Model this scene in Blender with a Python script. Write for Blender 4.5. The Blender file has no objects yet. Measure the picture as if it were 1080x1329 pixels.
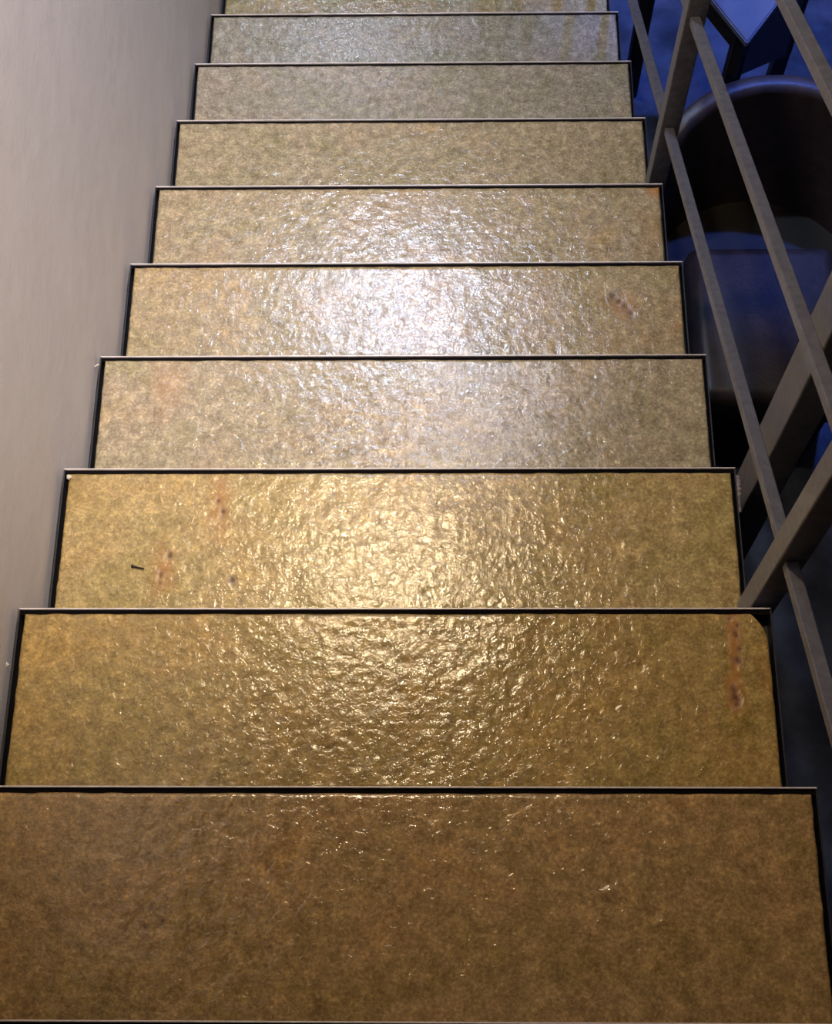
import bpy, bmesh, math, random
import numpy as np
from mathutils import Vector, Matrix

# ------------------------------------------------------------------ camera
IMG_W, IMG_H = 1080, 1329
FOCAL, PITCH, YAW, ROLL = 1850.0, 1.1721, -0.0442, -0.0421
CAM = Vector((0.0689, -0.3856, 1.8255))
RUN, RISE, HALF = 0.2934, 0.1496, 0.55
SL = RISE/RUN
scene = bpy.context.scene
COL = scene.collection
c_, s_ = math.cos, math.sin
fwd = Vector((s_(YAW)*c_(PITCH), c_(YAW)*c_(PITCH), -s_(PITCH)))
rt0 = Vector((c_(YAW), -s_(YAW), 0)); up0 = rt0.cross(fwd)
rt = c_(ROLL)*rt0 + s_(ROLL)*up0
up = -s_(ROLL)*rt0 + c_(ROLL)*up0
cam_data = bpy.data.cameras.new('camera')
cam = bpy.data.objects.new('camera', cam_data); COL.objects.link(cam)
cam.matrix_world = Matrix(((rt.x, up.x, -fwd.x, CAM.x), (rt.y, up.y, -fwd.y, CAM.y),
                           (rt.z, up.z, -fwd.z, CAM.z), (0, 0, 0, 1)))
cam_data.sensor_fit = 'HORIZONTAL'; cam_data.sensor_width = 36.0
cam_data.lens = FOCAL/IMG_W*36.0; cam_data.clip_start = 0.02
scene.camera = cam

def on_z(px, py, z):
    "point where the photo pixel's ray meets the level z"
    d = fwd + (px-IMG_W/2)/FOCAL*rt - (py-IMG_H/2)/FOCAL*up
    return CAM + d*((z-CAM.z)/d.z)

# ------------------------------------------------------------------ world, exposure
world = bpy.data.worlds.new('world'); scene.world = world; world.use_nodes = True
world.node_tree.nodes['Background'].inputs[0].default_value = (0.02, 0.022, 0.03, 1)
world.node_tree.nodes['Background'].inputs[1].default_value = 0.3
scene.view_settings.view_transform = 'Standard'
scene.view_settings.look = 'None'
scene.view_settings.gamma = 1.0
scene.view_settings.use_curve_mapping = False
scene.view_settings.exposure = 1.0

# ceiling lamps: (x, y, colour, watts, cone degrees, blend, name, label)
CEIL = 2.45
FLOOR = -13*RISE
LAMPS = [
    (-0.13, 1.36, (1.0, 0.78, 0.48), 48, 125, 1.0, 'warm recessed ceiling downlight above the upper steps'),
    (-0.12, 2.86, (0.62, 0.74, 1.0), 88, 115, 1.0, 'cool white recessed ceiling downlight above the lower steps'),
    (-0.45, 5.20, (0.62, 0.74, 1.0), 85, 100, 1.0, 'cool white recessed ceiling downlight beyond the foot of the stairs'),
    (1.55, 3.30, (0.09, 0.20, 1.0), 430, 54, 0.8, 'blue recessed ceiling downlight above the dark seating room'),
    (1.80, 5.40, (0.09, 0.20, 1.0), 260, 60, 0.7, 'blue recessed ceiling downlight by the far wall'),
]
# unseen ceiling spots added to brighten the plaster wall: (x, y), aim point, colour, watts, cone, label
WALL_FILL = [
    (0.45, -0.50, (-0.558, 0.90, 0.55), (1.0, 0.87, 0.75), 140, 56, 'unseen warm fill spot added to brighten the plaster wall over the upper steps'),
    (0.45, 2.00, (-0.558, 1.60, 0.35), (0.88, 0.86, 1.0), 66, 60, 'unseen cool fill spot added to brighten the plaster wall over the lower steps'),
]

# ------------------------------------------------------------------ helpers
def link(o, parent=None):
    COL.objects.link(o)
    if parent is not None: o.parent = parent
    return o
def tag(o, label, cat, group=None):
    o['label'] = label; o['category'] = cat
    if group: o['group'] = group
    return o
def empty(name, loc=(0, 0, 0)):
    e = bpy.data.objects.new(name, None); e.location = loc; e.empty_display_size = 0.1
    return link(e)
def mesh_obj(name, bm, mat, parent=None, smooth=False, loc=None):
    me = bpy.data.meshes.new(name); bm.normal_update(); bm.to_mesh(me); bm.free()
    me.materials.append(mat)
    if smooth: me.polygons.foreach_set('use_smooth', [True]*len(me.polygons))
    o = bpy.data.objects.new(name, me)
    if loc is not None: o.location = loc
    return link(o, parent)
def box(bm, x0, x1, y0, y1, z0, z1, bevel=0.0, seg=2):
    r = bmesh.ops.create_cube(bm, size=1.0)
    for v in r['verts']:
        v.co = Vector(((x0+x1)/2+v.co.x*(x1-x0), (y0+y1)/2+v.co.y*(y1-y0), (z0+z1)/2+v.co.z*(z1-z0)))
    if bevel > 0:
        es = list({e for v in r['verts'] for e in v.link_edges})
        bmesh.ops.bevel(bm, geom=es, offset=bevel, segments=seg, affect='EDGES', profile=0.5)
    return bm
def prism(bm, pts, axis, a, b):
    "extrude a closed 2-D outline between a and b along an axis"
    def P(u, v, w):
        return {'x': (w, u, v), 'y': (u, w, v), 'z': (u, v, w)}[axis]
    lo = [bm.verts.new(P(u, v, a)) for u, v in pts]; hi = [bm.verts.new(P(u, v, b)) for u, v in pts]
    n = len(pts)
    bm.faces.new(lo); bm.faces.new(hi[::-1])
    for i in range(n): bm.faces.new((lo[i], hi[i], hi[(i+1) % n], lo[(i+1) % n]))
    bmesh.ops.recalc_face_normals(bm, faces=bm.faces)
    return bm
def structure(o): o['kind'] = 'structure'; return o

# value noise on a 2-D array (real relief of the cleft stone)
_rng = np.random.default_rng(7)
_tab = _rng.random((256, 256))
def vnoise(x, y, sc, off=0.0):
    x = x*sc+off*17.3+500; y = y*sc+off*9.1+500
    xi = np.floor(x).astype(int); yi = np.floor(y).astype(int); fx = x-xi; fy = y-yi
    fx = fx*fx*fx*(fx*(fx*6-15)+10); fy = fy*fy*fy*(fy*(fy*6-15)+10)
    g = lambda a, b: _tab[a % 256, b % 256]
    return ((g(xi, yi)*(1-fx)+g(xi+1, yi)*fx)*(1-fy)+(g(xi, yi+1)*(1-fx)+g(xi+1, yi+1)*fx)*fy)*2-1

# ------------------------------------------------------------------ materials
class NT:
    def __init__(self, name):
        self.m = bpy.data.materials.new(name); self.m.use_nodes = True
        self.t = self.m.node_tree; self.b = self.t.nodes['Principled BSDF']
    def n(self, typ, **kw):
        nd = self.t.nodes.new(typ)
        for k, v in kw.items():
            if k.startswith('i_'):
                key = k[2:]; nd.inputs[int(key) if key.isdigit() else key.replace('_', ' ')].default_value = v
            else: setattr(nd, k, v)
        return nd
    def l(self, a, b): self.t.links.new(a, b)
    def noise(self, vec, scale, detail=4, rough=0.55, dist=0.0):
        nd = self.n('ShaderNodeTexNoise'); nd.inputs['Scale'].default_value = scale
        nd.inputs['Detail'].default_value = detail; nd.inputs['Roughness'].default_value = rough
        nd.inputs['Distortion'].default_value = dist
        if vec is not None: self.l(vec, nd.inputs['Vector'])
        return nd.outputs['Fac']
    def ramp(self, fac, stops):
        nd = self.n('ShaderNodeValToRGB'); e = nd.color_ramp.elements
        while len(e) < len(stops): e.new(0.5)
        for el, (p, c) in zip(e, stops):
            el.position = p; el.color = c if len(c) == 4 else (*c, 1)
        self.l(fac, nd.inputs['Fac']); return nd.outputs['Color']
    def mix(self, fac, a, b, mode='MIX'):
        nd = self.n('ShaderNodeMix', data_type='RGBA', blend_type=mode)
        for sock, v in ((nd.inputs[0], fac), (nd.inputs[6], a), (nd.inputs[7], b)):
            if hasattr(v, 'is_linked'): self.l(v, sock)
            elif isinstance(v, (int, float)): sock.default_value = v
            else: sock.default_value = (*v, 1) if len(v) == 3 else v
        return nd.outputs[2]
    def math(self, op, a, b=0.0):
        nd = self.n('ShaderNodeMath', operation=op)
        for i, v in enumerate((a, b)):
            if hasattr(v, 'is_linked'): self.l(v, nd.inputs[i])
            else: nd.inputs[i].default_value = v
        return nd.outputs[0]
    def bump(self, height, dist, strength=1.0, prev=None):
        nd = self.n('ShaderNodeBump'); nd.inputs['Distance'].default_value = dist
        nd.inputs['Strength'].default_value = strength
        self.l(height, nd.inputs['Height'])
        if prev is not None: self.l(prev, nd.inputs['Normal'])
        return nd.outputs['Normal']
    def set(self, **kw):
        for k, v in kw.items():
            sock = self.b.inputs[k.replace('_', ' ')]
            if hasattr(v, 'is_linked'): self.l(v, sock)
            else: sock.default_value = (*v, 1) if isinstance(v, tuple) and len(v) == 3 else v
        return self.m

def stone_material():
    k = NT('cleft_yellow_limestone')
    tc = k.n('ShaderNodeTexCoord'); oi = k.n('ShaderNodeObjectInfo')
    add = k.n('ShaderNodeVectorMath', operation='ADD'); k.l(tc.outputs['Object'], add.inputs[0])
    sc = k.n('ShaderNodeVectorMath', operation='SCALE'); sc.inputs[0].default_value = (31, 17, 0)
    k.l(oi.outputs['Random'], sc.inputs['Scale']); k.l(sc.outputs[0], add.inputs[1])
    v = add.outputs[0]
    big = k.noise(v, 7, 6, 0.65, 0.3); mid = k.noise(v, 42, 9, 0.78, 0.25); fine = k.noise(v, 210, 5, 0.75, 0.3)
    c1 = k.ramp(big, [(0.34, (0.74, 0.73, 0.52)), (0.47, (0.92, 0.90, 0.84)), (0.56, (0.98, 0.90, 0.88)), (0.70, (1.12, 0.96, 0.68))])
    c2 = k.ramp(mid, [(0.36, (0.46, 0.42, 0.34)), (0.50, (0.90, 0.89, 0.88)), (0.64, (1.55, 1.52, 1.50))])
    c3 = k.ramp(fine, [(0.36, (0.66, 0.64, 0.62)), (0.52, (0.98, 0.98, 0.98)), (0.66, (1.5, 1.5, 1.5))])
    col = k.mix(0.75, oi.outputs['Color'], c1, 'MULTIPLY')
    col = k.mix(0.72, col, c2, 'MULTIPLY'); col = k.mix(0.9, col, c3, 'MULTIPLY')
    # iron stains that belong to the slab
    at = k.n('ShaderNodeAttribute', attribute_name='rust')
    rn = k.noise(v, 90, 5, 0.7, 1.0)
    rf = k.math('MULTIPLY', at.outputs['Fac'], k.math('MULTIPLY', rn, 1.9)); rf = k.math('MINIMUM', rf, 0.9)
    col = k.mix(rf, col, (0.46, 0.19, 0.03))
    at2 = k.n('ShaderNodeAttribute', attribute_name='pit')
    col = k.mix(k.math('MULTIPLY', at2.outputs['Fac'], k.math('MINIMUM', k.math('MULTIPLY', rn, 1.7), 0.95)), col, (0.075, 0.022, 0.008))
    h1 = k.noise(v, 110, 3, 0.55, 0.8); h2 = k.noise(v, 300, 3, 0.6, 0.4)
    nb = k.bump(h1, 0.0008, 1.0); nb = k.bump(h2, 0.00022, 1.0, nb)
    ro = k.ramp(k.noise(v, 60, 4), [(0.3, (0.08,)*3), (0.7, (0.20,)*3)])
    ro = k.math('ADD', ro, k.math('MULTIPLY', at2.outputs['Fac'], 0.6)); ro = k.math('ADD', ro, k.math('MULTIPLY', at.outputs['Fac'], 0.15))
    return k.set(Base_Color=col, Roughness=ro, Normal=nb, Specular_IOR_Level=0.85)
M_STONE = stone_material()

def paint_material(name, c, rough=0.4, metal=0.0, var=0.25, sc=40, bump=0.0003):
    k = NT(name); tc = k.n('ShaderNodeTexCoord'); v = tc.outputs['Object']
    a = k.noise(v, sc, 6, 0.65)
    lo = tuple(x*(1-var) for x in c); hi = tuple(x*(1+var) for x in c)
    col = k.ramp(a, [(0.3, lo), (0.7, hi)])
    nb = k.bump(k.noise(v, sc*5, 3), bump)
    return k.set(Base_Color=col, Roughness=rough, Metallic=metal, Normal=nb)
M_STEEL = paint_material('dark_painted_steel', (0.012, 0.012, 0.018), 0.45)
M_RAIL = paint_material('grey_painted_steel', (0.112, 0.110, 0.130), 0.45, 0.0, 0.3, 60)
M_LIP = paint_material('worn_bright_steel', (0.85, 0.78, 0.78), 0.4, 0.25, 0.25, 25)
M_JOINT = paint_material('black_joint_sealant', (0.004, 0.003, 0.004), 0.9)
for _n in M_JOINT.node_tree.nodes:
    if _n.type == 'BSDF_PRINCIPLED': _n.inputs['Specular IOR Level'].default_value = 0.1
M_FLOOR = paint_material('dark_polished_floor', (0.046, 0.056, 0.088), 0.28, 0.0, 0.75, 5, 0.0006)
M_WOOD = paint_material('dark_stained_wood', (0.012, 0.010, 0.010), 0.6)
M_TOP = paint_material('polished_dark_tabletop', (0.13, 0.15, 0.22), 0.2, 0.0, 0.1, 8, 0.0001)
M_LEATHER = paint_material('dark_brown_leather', (0.050, 0.038, 0.044), 0.4, 0.0, 0.3, 30, 0.0006)
M_CEIL = paint_material('white_ceiling_paint', (0.6, 0.59, 0.57), 0.8)
M_DARKWALL = paint_material('dark_blue_grey_wall_paint', (0.10, 0.11, 0.14), 0.7, 0.0, 0.2, 3)
M_CRUMB = paint_material('pale_plaster', (0.72, 0.66, 0.55), 0.8, 0.0, 0.15, 300)
M_NAIL = paint_material('black_iron', (0.01, 0.009, 0.009), 0.5)
M_SMEAR = paint_material('dried_mortar', (0.34, 0.29, 0.29), 0.85, 0.0, 0.6, 180, 0.001)

def plaster():
    k = NT('painted_plaster'); tc = k.n('ShaderNodeTexCoord'); v = tc.outputs['Object']
    a = k.noise(v, 1.6, 4, 0.5); b = k.noise(v, 9, 5, 0.6, 0.5)
    col = k.mix(0.5, k.ramp(a, [(0.3, (0.64, 0.60, 0.60)), (0.7, (0.74, 0.70, 0.70))]),
                k.ramp(b, [(0.3, (0.65, 0.61, 0.62)), (0.7, (0.73, 0.69, 0.70))]))
    nb = k.bump(k.noise(v, 14, 4, 0.5), 0.004, 0.5); nb = k.bump(k.noise(v, 160, 3), 0.0006, 0.6, nb)
    return k.set(Base_Color=col, Roughness=0.55, Normal=nb)
M_WALL = plaster()

# ------------------------------------------------------------------ setting
XL, XR, YF, YB = -0.558, 3.4, -2.2, 6.6
TOPF = 2*RISE
def slab(name, x0, x1, y0, y1, z0, z1, mat):
    return structure(mesh_obj(name, box(bmesh.new(), x0, x1, y0, y1, z0, z1), mat))
slab('floor', XL-0.15, XR+0.15, YF-0.15, YB+0.15, FLOOR-0.12, FLOOR, M_FLOOR)
slab('wall_left', XL-0.15, XL, YF, YB, FLOOR, CEIL, M_WALL)
slab('wall_right', XR, XR+0.15, YF, YB, FLOOR, CEIL, M_DARKWALL)
slab('wall_back', XL, XR, YB, YB+0.15, FLOOR, CEIL, M_DARKWALL)
slab('wall_front', XL-0.15, XR+0.15, YF-0.15, YF, FLOOR, CEIL, M_DARKWALL)
slab('ceiling', XL-0.15, XR+0.15, YF-0.15, YB+0.15, CEIL, CEIL+0.12, M_CEIL)

# ------------------------------------------------------------------ staircase
stairs = tag(empty('staircase', (0, 12*RUN, FLOOR)),
             'straight steel staircase with golden yellow cleft stone treads beside a pale plaster wall', 'staircase')
def child(o, par=stairs):
    o.parent = par
    o.matrix_parent_inverse = Matrix.Translation(-Vector(par.location)) if par is stairs else Matrix()
    return o

# colours of the individual slabs (linear); nearer ones are browner, the middle ones greyer
TONE = {-1: (0.36, 0.24, 0.105), 0: (0.43, 0.285, 0.12), 1: (0.44, 0.31, 0.105),
        2: (0.50, 0.375, 0.155), 3: (0.46, 0.385, 0.25), 4: (0.46, 0.365, 0.205), 5: (0.45, 0.365, 0.22),
        6: (0.43, 0.355, 0.22), 7: (0.39, 0.35, 0.265), 8: (0.37, 0.345, 0.27), 9: (0.41, 0.34, 0.19)}
# iron stains: tread -> [(px, py, half-width px, half-height px, strength)], pits: [(px, py, radius px)]
STAINS = {1: [(953, 830, 8, 48, 1.3), (955, 903, 10, 22, 1.5), (1000, 880, 14, 60, 0.25), (960, 985, 40, 40, 0.18)],
          2: [(286, 648, 13, 42, 0.75), (212, 742, 15, 30, 0.75), (100, 640, 50, 30, 0.15)],
          4: [(806, 396, 16, 14, 0.6), (880, 424, 10, 6, 0.5)], 5: [(852, 246, 12, 9, 1.2), (850, 300, 18, 30, 0.25)],
          3: [(218, 500, 24, 34, 0.35)]}
PITS = {1: [(947, 802, 3), (957, 812, 3.2), (955, 823, 4), (960, 842, 3), (957, 856, 4.5), (952, 895, 4), (955, 905, 6),
            (956, 914, 4), (120, 878, 2), (365, 933, 2)],
        2: [(221, 720, 4), (209, 746, 3), (208, 757, 2.5), (290, 664, 4), (284, 650, 3), (302, 752, 4)],
        4: [(795, 384, 4), (802, 391, 4.5), (811, 397, 4), (819, 407, 3.5)],
        0: [(196, 1176, 4), (188, 1203, 3.5), (211, 1196, 3)]}
JOINT, LIP = 0.0068, 0.0022

def build_slab(n, parent, org):
    xa, xb = -HALF+LIP+JOINT, HALF-LIP-JOINT+0.001
    ya, yb = (n-1)*RUN-0.022, n*RUN-LIP-JOINT
    z = -n*RISE-0.0008
    step = 0.0026 if n <= 3 else 0.0036
    nx = int((xb-xa)/step)+1; ny = int((yb-ya)/step)+1
    X, Y = np.meshgrid(np.linspace(xa, xb, nx), np.linspace(ya, yb, ny))
    u = (X-xa)/(xb-xa); w = (Y-ya)/(yb-ya)
    # slightly hand-cut outline; the slab under the railing post has its corner nipped off
    ex = 0.0007*vnoise(X*0+1, Y, 60, n); ey = 0.0008*vnoise(X, Y*0+2, 45, n+3)
    X = X+ex*np.where(u > 0.5, u, 1-u)**8; Y = Y+ey*w**12
    if n == 1:
        cut = np.clip((Y-(yb-0.042))/0.042, 0, 1)**1.8*0.022
        X = X-cut*u**24
    o = n*3.7
    Z = (0.00040*vnoise(X, Y, 18, o)+0.00026*vnoise(X, Y, 50, o+1)+0.00022*(1-2*np.abs(vnoise(X, Y, 80, o+2)))
         + 0.00020*vnoise(X+0.003*vnoise(X, Y, 40, o), Y, 125, o+4)+0.00007*vnoise(X, Y, 170, o+5))
    edge = np.minimum(np.minimum(X-xa, xb-X), np.minimum(yb-Y, Y-ya)); Z = Z-0.0012*np.exp(-(edge/0.0022)**2)
    rust = np.zeros_like(X); pit = np.zeros_like(X)
    sc = 1850/2.6
    for (px, py, a, b, st) in STAINS.get(n, []):
        c = on_z(px, py, z); ax = on_z(px+a, py, z); by = on_z(px, py-b, z)
        wob = 1+0.5*vnoise(X, Y, 70, px)
        rust = np.maximum(rust, st*np.exp(-(((X-c.x)/(ax.x-c.x))**2+((Y-c.y)/(by.y-c.y))**2)*wob))
    for (px, py, r) in PITS.get(n, []):
        c = on_z(px, py, z); ax = on_z(px+r, py, z)
        g = np.exp(-((X-c.x)**2+(Y-c.y)**2*0.5)/(ax.x-c.x)**2*(1+0.8*vnoise(X, Y, 190, px)))
        pit = np.maximum(pit, g); Z = Z-0.0009*g
    if n == 0:      # two small scabs standing proud on the near slab
        for (px, py, rx, ry, h) in ((795, 1160, 16, 10, 0.0022), (850, 1188, 10, 8, -0.0014)):
            c = on_z(px, py, z); ax = on_z(px+rx, py, z); by = on_z(px, py-ry, z)
            q = ((X-c.x)/(ax.x-c.x))**2+((Y-c.y)/(by.y-c.y))**2
            Z = Z+h*np.exp(-q**2)
    top = np.stack([X-org[0], Y-org[1], z+Z-org[2]], -1).reshape(-1, 3)
    idx = np.arange(nx*ny).reshape(ny, nx)
    f = np.stack([idx[:-1, :-1], idx[:-1, 1:], idx[1:, 1:], idx[1:, :-1]], -1).reshape(-1, 4)
    ring = np.concatenate([idx[0, :], idx[1:, -1], idx[-1, -2::-1], idx[-2:0:-1, 0]])
    low = top[ring].copy(); low[:, 2] = z-0.022-org[2]
    nb = len(top); L = nb+np.arange(len(ring))
    side = np.stack([ring, L, np.roll(L, -1), np.roll(ring, -1)], -1)
    verts = np.concatenate([top, low])
    faces = f.tolist()+side.tolist()+[L[::-1].tolist()]
    me = bpy.data.meshes.new('stone_slab'); me.from_pydata(verts.tolist(), [], faces); me.update()
    me.polygons.foreach_set('use_smooth', [True]*len(f)+[False]*(len(faces)-len(f)))
    for nm, arr in (('rust', rust), ('pit', pit)):
        a = me.attributes.new(nm, 'FLOAT', 'POINT')
        a.data.foreach_set('value', np.concatenate([arr.reshape(-1), np.zeros(len(ring))]).astype(np.float32))
    me.materials.append(M_STONE)
    ob = bpy.data.objects.new('stone_slab', me); ob.color = (*TONE.get(n, (0.43, 0.37, 0.2)), 1)
    link(ob, parent)
    return ob

SLAB_LABEL = {0: 'dark brownish ochre stone slab with small pits', 1: 'ochre stone slab with a rusty pitted vein and nipped corner',
              2: 'golden stone slab with two orange iron stains', 3: 'greyish buff stone slab', 4: 'buff stone slab with a short brown scar',
              5: 'buff stone slab with an orange corner'}
for n in range(-1, 13):
    org = (0.0, n*RUN, -n*RISE)
    bm = bmesh.new()
    y0, y1 = (n-1)*RUN-0.026, n*RUN
    zt = 0.0006
    box(bm, -HALF, HALF, y0-org[1], y1-org[1]-LIP, -0.031, -0.026)                       # base plate
    for sx in (-1, 1):
        a, b = sorted((sx*HALF, sx*(HALF-LIP)))
        box(bm, a, b, y0-org[1], y1-org[1]-LIP, -0.026, zt)
    tray = mesh_obj('step_tray', bm, M_STEEL, None, loc=org)
    child(tray)
    build_slab(n, tray, org)
    so = tray.children[0]
    if n in SLAB_LABEL: so['label'] = SLAB_LABEL[n]
    lip = mesh_obj('nosing_strip', box(bmesh.new(), -HALF, HALF, y1-org[1]-LIP, y1-org[1], -0.034, 0.0012, 0.0006, 1), M_LIP, tray)
    lip['label'] = 'thin worn bright steel edge strip'
    mesh_obj('joint_sealant', box(bmesh.new(), -HALF+LIP, HALF-LIP, y1-org[1]-LIP-JOINT-0.0008, y1-org[1]-LIP, -0.026, -0.0028), M_JOINT, tray)
    mesh_obj('riser_plate', box(bmesh.new(), -HALF, HALF, -0.021, -0.017, -RISE+0.0005, -0.031), M_STEEL, tray)
for sx in (-0.40, 0.40):
    zs = lambda y: -y*SL-RISE-0.05
    pts = [(-1.6*RUN, zs(-1.6*RUN)), (11.6*RUN, zs(11.6*RUN)), (11.6*RUN, FLOOR), (10.9*RUN, FLOOR), (-1.6*RUN, zs(-1.6*RUN)-0.2)]
    bm = prism(bmesh.new(), pts, 'x', sx-0.006, sx+0.006)
    child(mesh_obj('stringer', bm, M_STEEL))
# upper landing behind the photographer
slab('floor_landing', XL, XR, YF, -2*RUN-0.03, TOPF-0.2, TOPF, M_FLOOR)

# ------------------------------------------------------------------ railing
PX0, PX1, PW = 0.533, 0.573, 0.040
railing = tag(empty('stair_railing', (0.553, 0.333, -2*RISE)),
              'grey painted square tube railing with sloping rails beside the stone steps', 'railing')
def rchild(o): o.parent = railing; o.matrix_parent_inverse = Matrix.Translation(-railing.location); return o
POSTS = [(-0.905, 1), (0.313, 2), (1.522, 6), (2.74, 10)]       # near face y, tread it stands on
POSTS[0] = (-0.905, -3)
for y, n in POSTS:
    zb = TOPF if n == -3 else -n*RISE+0.0005
    zt = 0.99-(y+PW/2)*SL
    rchild(mesh_obj('post', box(bmesh.new(), PX0, PX1, y, y+PW, zb, zt, 0.0025, 2), M_RAIL))
    if n > 0:
        pass
RX0, RX1, RH = 0.5415, 0.5605, 0.0205
for h in (0.128, 0.457, 0.785):
    for (ya, _), (yb, _) in zip(POSTS[:-1], POSTS[1:]):
        a, b = ya+PW, yb
        bm = bmesh.new()
        prism(bm, [(a, h-a*SL), (b, h-b*SL), (b, h-b*SL+RH), (a, h-a*SL+RH)], 'x', RX0, RX1)
        bmesh.ops.bevel(bm, geom=list(bm.edges), offset=0.0015, segments=1, affect='EDGES')
        rchild(mesh_obj('rail', bm, M_RAIL))
a, b, h = -0.98, 2.86, 0.99
bm = prism(bmesh.new(), [(a, h-a*SL), (b, h-b*SL), (b, h-b*SL+0.03), (a, h-a*SL+0.03)], 'x', 0.526, 0.580)
bmesh.ops.bevel(bm, geom=list(bm.edges), offset=0.004, segments=2, affect='EDGES')
rchild(mesh_obj('handrail', bm, M_RAIL))

# column outside the flight
colm = tag(empty('steel_column', (0.602, 0.588, FLOOR)), 'tall grey steel column rising behind the railing from the dark floor', 'column')
mesh_obj('shaft', box(bmesh.new(), -0.025, 0.025, -0.0375, 0.0375, 0.008, CEIL-FLOOR-0.004, 0.003, 2), M_RAIL, colm)
mesh_obj('base_plate', box(bmesh.new(), -0.042, 0.06, -0.07, 0.07, 0, 0.008, 0.002, 1), M_RAIL, colm)

# ------------------------------------------------------------------ lower room: tub chair and table
chair = tag(empty('tub_chair', (0.95, 1.76, FLOOR)), 'dark leather chair with rounded curved back on the blue-lit floor', 'chair')
bm = bmesh.new()      # curved backrest with a domed top edge
NA, NZ = 40, 10
def back_pt(i, j, outer):
    t = -1.42+2.84*i/NA                       # angle round the back, 0 = rear
    ht = 0.77-0.20*abs(t/1.42)**2.6
    z = 0.30+(ht-0.30)*j/NZ
    r = 0.285+0.045*(j/NZ)+(0.055 if outer else 0)
    return Vector((r*math.sin(t), -0.02+r*math.cos(t), z))
grid = {}
for i in range(NA+1):
    for j in range(NZ+1):
        for o in (0, 1): grid[i, j, o] = bm.verts.new(back_pt(i, j, o))
for i in range(NA):
    for j in range(NZ):
        for o in (0, 1): bm.faces.new([grid[i, j, o], grid[i+1, j, o], grid[i+1, j+1, o], grid[i, j+1, o]])
    bm.faces.new([grid[i, NZ, 0], grid[i+1, NZ, 0], grid[i+1, NZ, 1], grid[i, NZ, 1]])
    bm.faces.new([grid[i, 0, 0], grid[i+1, 0, 0], grid[i+1, 0, 1], grid[i, 0, 1]])
for i in (0, NA):
    for j in range(NZ): bm.faces.new([grid[i, j, 0], grid[i, j+1, 0], grid[i, j+1, 1], grid[i, j, 1]])
bmesh.ops.recalc_face_normals(bm, faces=bm.faces)
ob = mesh_obj('backrest', bm, M_LEATHER, chair, True)
md = ob.modifiers.new('round', 'BEVEL'); md.width = 0.02; md.segments = 4; md.limit_method = 'ANGLE'
bm = bmesh.new(); box(bm, -0.205, 0.205, -0.42, 0.06, 0.33, 0.43, 0.04, 5)
mesh_obj('seat_cushion', bm, M_LEATHER, chair, True)
dpts = [(-0.20, -0.40), (0.20, -0.40)]+[(0.315*math.sin(a), -0.02+0.315*math.cos(a)) for a in [1.35-2.7*i/24 for i in range(25)]]
mesh_obj('seat_frame', prism(bmesh.new(), dpts, 'z', 0.25, 0.33), M_WOOD, chair)
for sx in (-1, 1):
    for yy in (-0.36, 0.19):
        bm = bmesh.new()
        bmesh.ops.create_cone(bm, cap_ends=True, segments=16, radius1=0.013, radius2=0.021, depth=0.27,
                              matrix=Matrix.Translation((sx*0.175, yy, 0.135)))
        mesh_obj('leg', bm, M_WOOD, chair)

tz = 0.74
k0, k1, k2 = (on_z(970, 56, FLOOR+tz), on_z(925, 0, FLOOR+tz), on_z(1013, 0, FLOOR+tz))
table = tag(empty('corner_table', (k0.x, k0.y, FLOOR)), 'dark wedge-shaped table with glossy top catching blue light behind the chair', 'table')
d1 = (k1-k0).normalized(); d2 = (k2-k0).normalized()
A_ = Vector((0, 0)); B_ = Vector((d1.x, d1.y))*0.55; C_ = Vector((d2.x, d2.y))*0.55
bm = prism(bmesh.new(), [(A_.x, A_.y), (C_.x, C_.y), (B_.x, B_.y)], 'z', tz-0.022, tz)
bmesh.ops.bevel(bm, geom=list(bm.edges), offset=0.004, segments=2, affect='EDGES')
mesh_obj('table_top', bm, M_TOP, table)
cen = (A_+B_+C_)/3
for p_, q_, h0, h1 in ((A_, B_, 0.10, 0.10), (A_, C_, 0.18, 0.55), (B_, C_, 0.10, 0.10)):
    p2 = p_+(cen-p_).normalized()*0.035; q2 = q_+(cen-q_).normalized()*0.035
    dd = (q2-p2).normalized(); nn = Vector((-dd.y, dd.x))
    if nn.dot(cen-p2) < 0: nn = -nn
    bm = bmesh.new()
    vs = []
    for off in (Vector((0, 0)), nn*0.02):
        vs.append([bm.verts.new((*(p2+off), tz-0.022)), bm.verts.new((*(q2+off), tz-0.022)),
                   bm.verts.new((*(q2+off), tz-h1)), bm.verts.new((*(p2+off), tz-h0))])
    bm.faces.new(vs[0]); bm.faces.new(vs[1][::-1])
    for e in range(4): bm.faces.new((vs[0][e], vs[1][e], vs[1][(e+1) % 4], vs[0][(e+1) % 4]))
    bmesh.ops.recalc_face_normals(bm, faces=bm.faces)
    mesh_obj('apron' if h1 < 0.2 else 'side_panel', bm, M_WOOD, table)
for p_ in (A_, B_, C_):
    c2 = p_+(cen-p_).normalized()*0.075
    mesh_obj('leg', box(bmesh.new(), c2.x-0.022, c2.x+0.022, c2.y-0.022, c2.y+0.022, 0, tz-0.022, 0.003, 1), M_WOOD, table)

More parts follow.
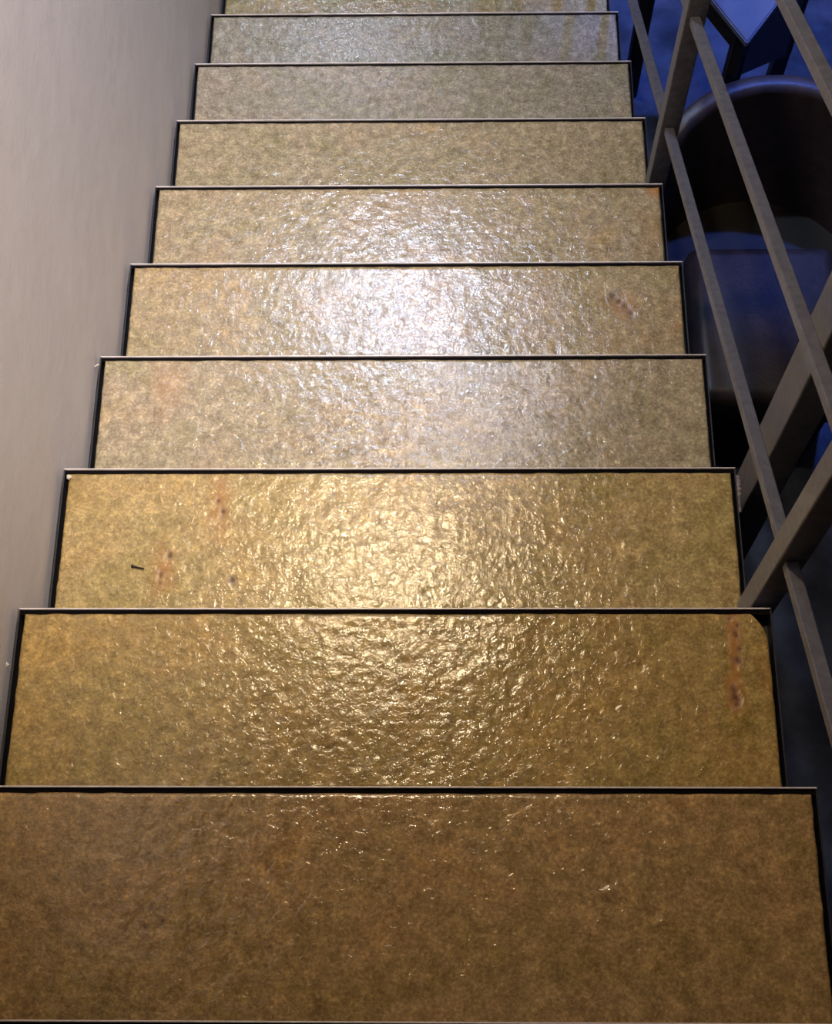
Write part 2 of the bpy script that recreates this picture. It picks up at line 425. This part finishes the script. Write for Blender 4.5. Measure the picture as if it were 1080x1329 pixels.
# ------------------------------------------------------------------ ceiling downlights
def downlight(x, y, colr, watts, cone, blend, label):
    t = tag(empty('ceiling_downlight', (x, y, CEIL)), label, 'ceiling light')
    bm = bmesh.new()
    prof = [(0.046, -0.001), (0.060, -0.001), (0.062, -0.006), (0.058, -0.010), (0.048, -0.008)]
    rings = [[bm.verts.new((r*math.cos(a), r*math.sin(a), z)) for r, z in prof] for a in [2*math.pi*i/40 for i in range(40)]]
    for i in range(40):
        for j in range(len(prof)):
            bm.faces.new((rings[i][j], rings[(i+1) % 40][j], rings[(i+1) % 40][(j+1) % 5], rings[i][(j+1) % 5]))
    bmesh.ops.recalc_face_normals(bm, faces=bm.faces)
    mesh_obj('trim_ring', bm, M_LIP, t, True)
    k = NT('lamp_glow'); k.set(Base_Color=(0.8, 0.8, 0.8), Emission_Color=colr, Emission_Strength=6.0)
    bm = bmesh.new(); bmesh.ops.create_cone(bm, cap_ends=True, segments=40, radius1=0.046, radius2=0.046, depth=0.003,
                                            matrix=Matrix.Translation((0, 0, -0.003)))
    mesh_obj('lamp_lens', bm, k.m, t)
    ld = bpy.data.lights.new('downlight', 'SPOT'); ld.energy = watts; ld.color = colr
    ld.spot_size = math.radians(cone); ld.spot_blend = blend; ld.shadow_soft_size = 0.06
    lo = bpy.data.objects.new('lamp_light', ld); lo.location = (0, 0, -0.07); link(lo, t)
for L in LAMPS: downlight(*L)
def wall_fill_spot(x, y, aim, colr, watts, cone, label):  # added fixture out of view, lifts the brightness of the left wall
    t = tag(empty('added_fill_spot', (x, y, CEIL)), label, 'spotlight')
    mesh_obj('mount', box(bmesh.new(), -0.035, 0.035, -0.035, 0.035, -0.03, -0.0005, 0.004, 2), M_STEEL, t)
    bm = bmesh.new(); bmesh.ops.create_cone(bm, cap_ends=True, segments=14, radius1=0.008, radius2=0.008, depth=0.07, matrix=Matrix.Translation((0, 0, -0.065)))
    mesh_obj('stem', bm, M_STEEL, t)
    d = (Vector(aim)-Vector((x, y, CEIL-0.12))).normalized()
    Q = d.to_track_quat('-Z', 'Y').to_matrix().to_4x4(); T = Matrix.Translation((0, 0, -0.12)) @ Q
    bm = bmesh.new(); N = 28
    prof = [(0.0, 0.055), (0.034, 0.055), (0.042, 0.045), (0.042, -0.055), (0.038, -0.055), (0.038, -0.035), (0.0, -0.035)]
    rg = [[bm.verts.new(T @ Vector((q*math.cos(6.2832*i/N), q*math.sin(6.2832*i/N), z))) for q, z in prof[1:-1]] for i in range(N)]
    for i in range(N):
        for j in range(4): bm.faces.new((rg[i][j], rg[(i+1) % N][j], rg[(i+1) % N][j+1], rg[i][j+1]))
    bm.faces.new([q[0] for q in rg])
    bmesh.ops.recalc_face_normals(bm, faces=bm.faces)
    mesh_obj('housing', bm, M_STEEL, t)
    k = NT('spot_glow'); k.set(Base_Color=(0.8, 0.8, 0.8), Emission_Color=colr, Emission_Strength=6.0)
    bm = bmesh.new(); bmesh.ops.create_cone(bm, cap_ends=True, segments=28, radius1=0.037, radius2=0.037, depth=0.004, matrix=T @ Matrix.Translation((0, 0, -0.036)))
    mesh_obj('lamp_lens', bm, k.m, t)
    ld = bpy.data.lights.new('wall_fill_light', 'SPOT'); ld.energy = watts; ld.color = colr
    ld.spot_size = math.radians(cone); ld.spot_blend = 1.0; ld.shadow_soft_size = 0.035
    lo = bpy.data.objects.new('lamp_light', ld); lo.matrix_local = T @ Matrix.Translation((0, 0, -0.085)); link(lo, t)
for L in WALL_FILL: wall_fill_spot(*L)

# ------------------------------------------------------------------ small things lying on the steps
p = on_z(179, 737, -2*RISE)
nail = tag(empty('nail', (p.x, p.y, -2*RISE+0.0016)), 'short black nail lying on the golden stone step', 'nail')
bm = bmesh.new()
R90 = Matrix.Rotation(math.pi/2, 4, 'Y')
bmesh.ops.create_cone(bm, cap_ends=True, segments=12, radius1=0.0016, radius2=0.0016, depth=0.018, matrix=Matrix.Translation((0.001, 0, 0)) @ R90)
mesh_obj('shank', bm, M_NAIL, nail)
bm = bmesh.new()
bmesh.ops.create_cone(bm, cap_ends=True, segments=14, radius1=0.0030, radius2=0.0026, depth=0.0022, matrix=Matrix.Translation((-0.009, 0, 0.0008)) @ R90)
mesh_obj('head', bm, M_NAIL, nail)
nail.rotation_euler = (0, 0, -0.22)

def crumb(px, py, n, sx, sy, sz, rz, label, dz=0.0):
    p = on_z(px, py, -n*RISE)
    bm = bmesh.new(); bmesh.ops.create_icosphere(bm, subdivisions=3, radius=1.0)
    rnd = random.Random(int(px))
    for v in bm.verts:
        d = 1+0.22*math.sin(v.co.x*4+px)+0.16*math.sin(v.co.y*6+py)+0.05*rnd.uniform(-1, 1)
        v.co = Vector((v.co.x*sx*d, v.co.y*sy*d, v.co.z*sz*d))
    o = mesh_obj('plaster_crumb', bm, M_CRUMB, None, True, loc=(p.x, p.y, -n*RISE+sz*0.7+dz))
    o.rotation_euler.z = rz
    return tag(o, label, 'plaster crumb')
crumb(90, 620, 2, 0.0052, 0.0042, 0.003, 0.2, 'rounded whitish plaster crumb on the corner of the golden step')
crumb(9, 863, 1, 0.0036, 0.0034, 0.003, 0.0, 'tiny round whitish plaster crumb at the wall edge of the pitted ochre step')
crumb(126, 475, 3, 0.0055, 0.0016, 0.0018, 0.6, 'thin pale plaster sliver on the corner of the greyish step')

# dried mortar left along the outer edge of the golden step
q0 = on_z(953, 616, -2*RISE); q1 = on_z(962, 664, -2*RISE)
bm = bmesh.new()
rnd = random.Random(4); N = 26
rows = []
for i in range(N+1):
    t = i/N; y = q0.y+(q1.y-q0.y)*t
    wdt = 0.0075*(0.6+0.4*math.sin(math.pi*min(1, t*1.3+0.1)))*(0.75+0.4*rnd.random())
    rows.append([bm.verts.new((HALF+0.0002+u*wdt, y, -2*RISE-0.004+zz+0.0008*rnd.uniform(-1, 1)))
                 for u, zz in ((0, -0.012), (0, 0.002), (0.5, 0.0036), (1.0, 0.001), (0.9, -0.012))])
for a, b in zip(rows[:-1], rows[1:]):
    for j in range(5): bm.faces.new((a[j], b[j], b[(j+1) % 5], a[(j+1) % 5]))
bm.faces.new(rows[0]); bm.faces.new(rows[-1][::-1])
bmesh.ops.recalc_face_normals(bm, faces=bm.faces)
smear = mesh_obj('mortar_smear', bm, M_SMEAR)
child(smear)
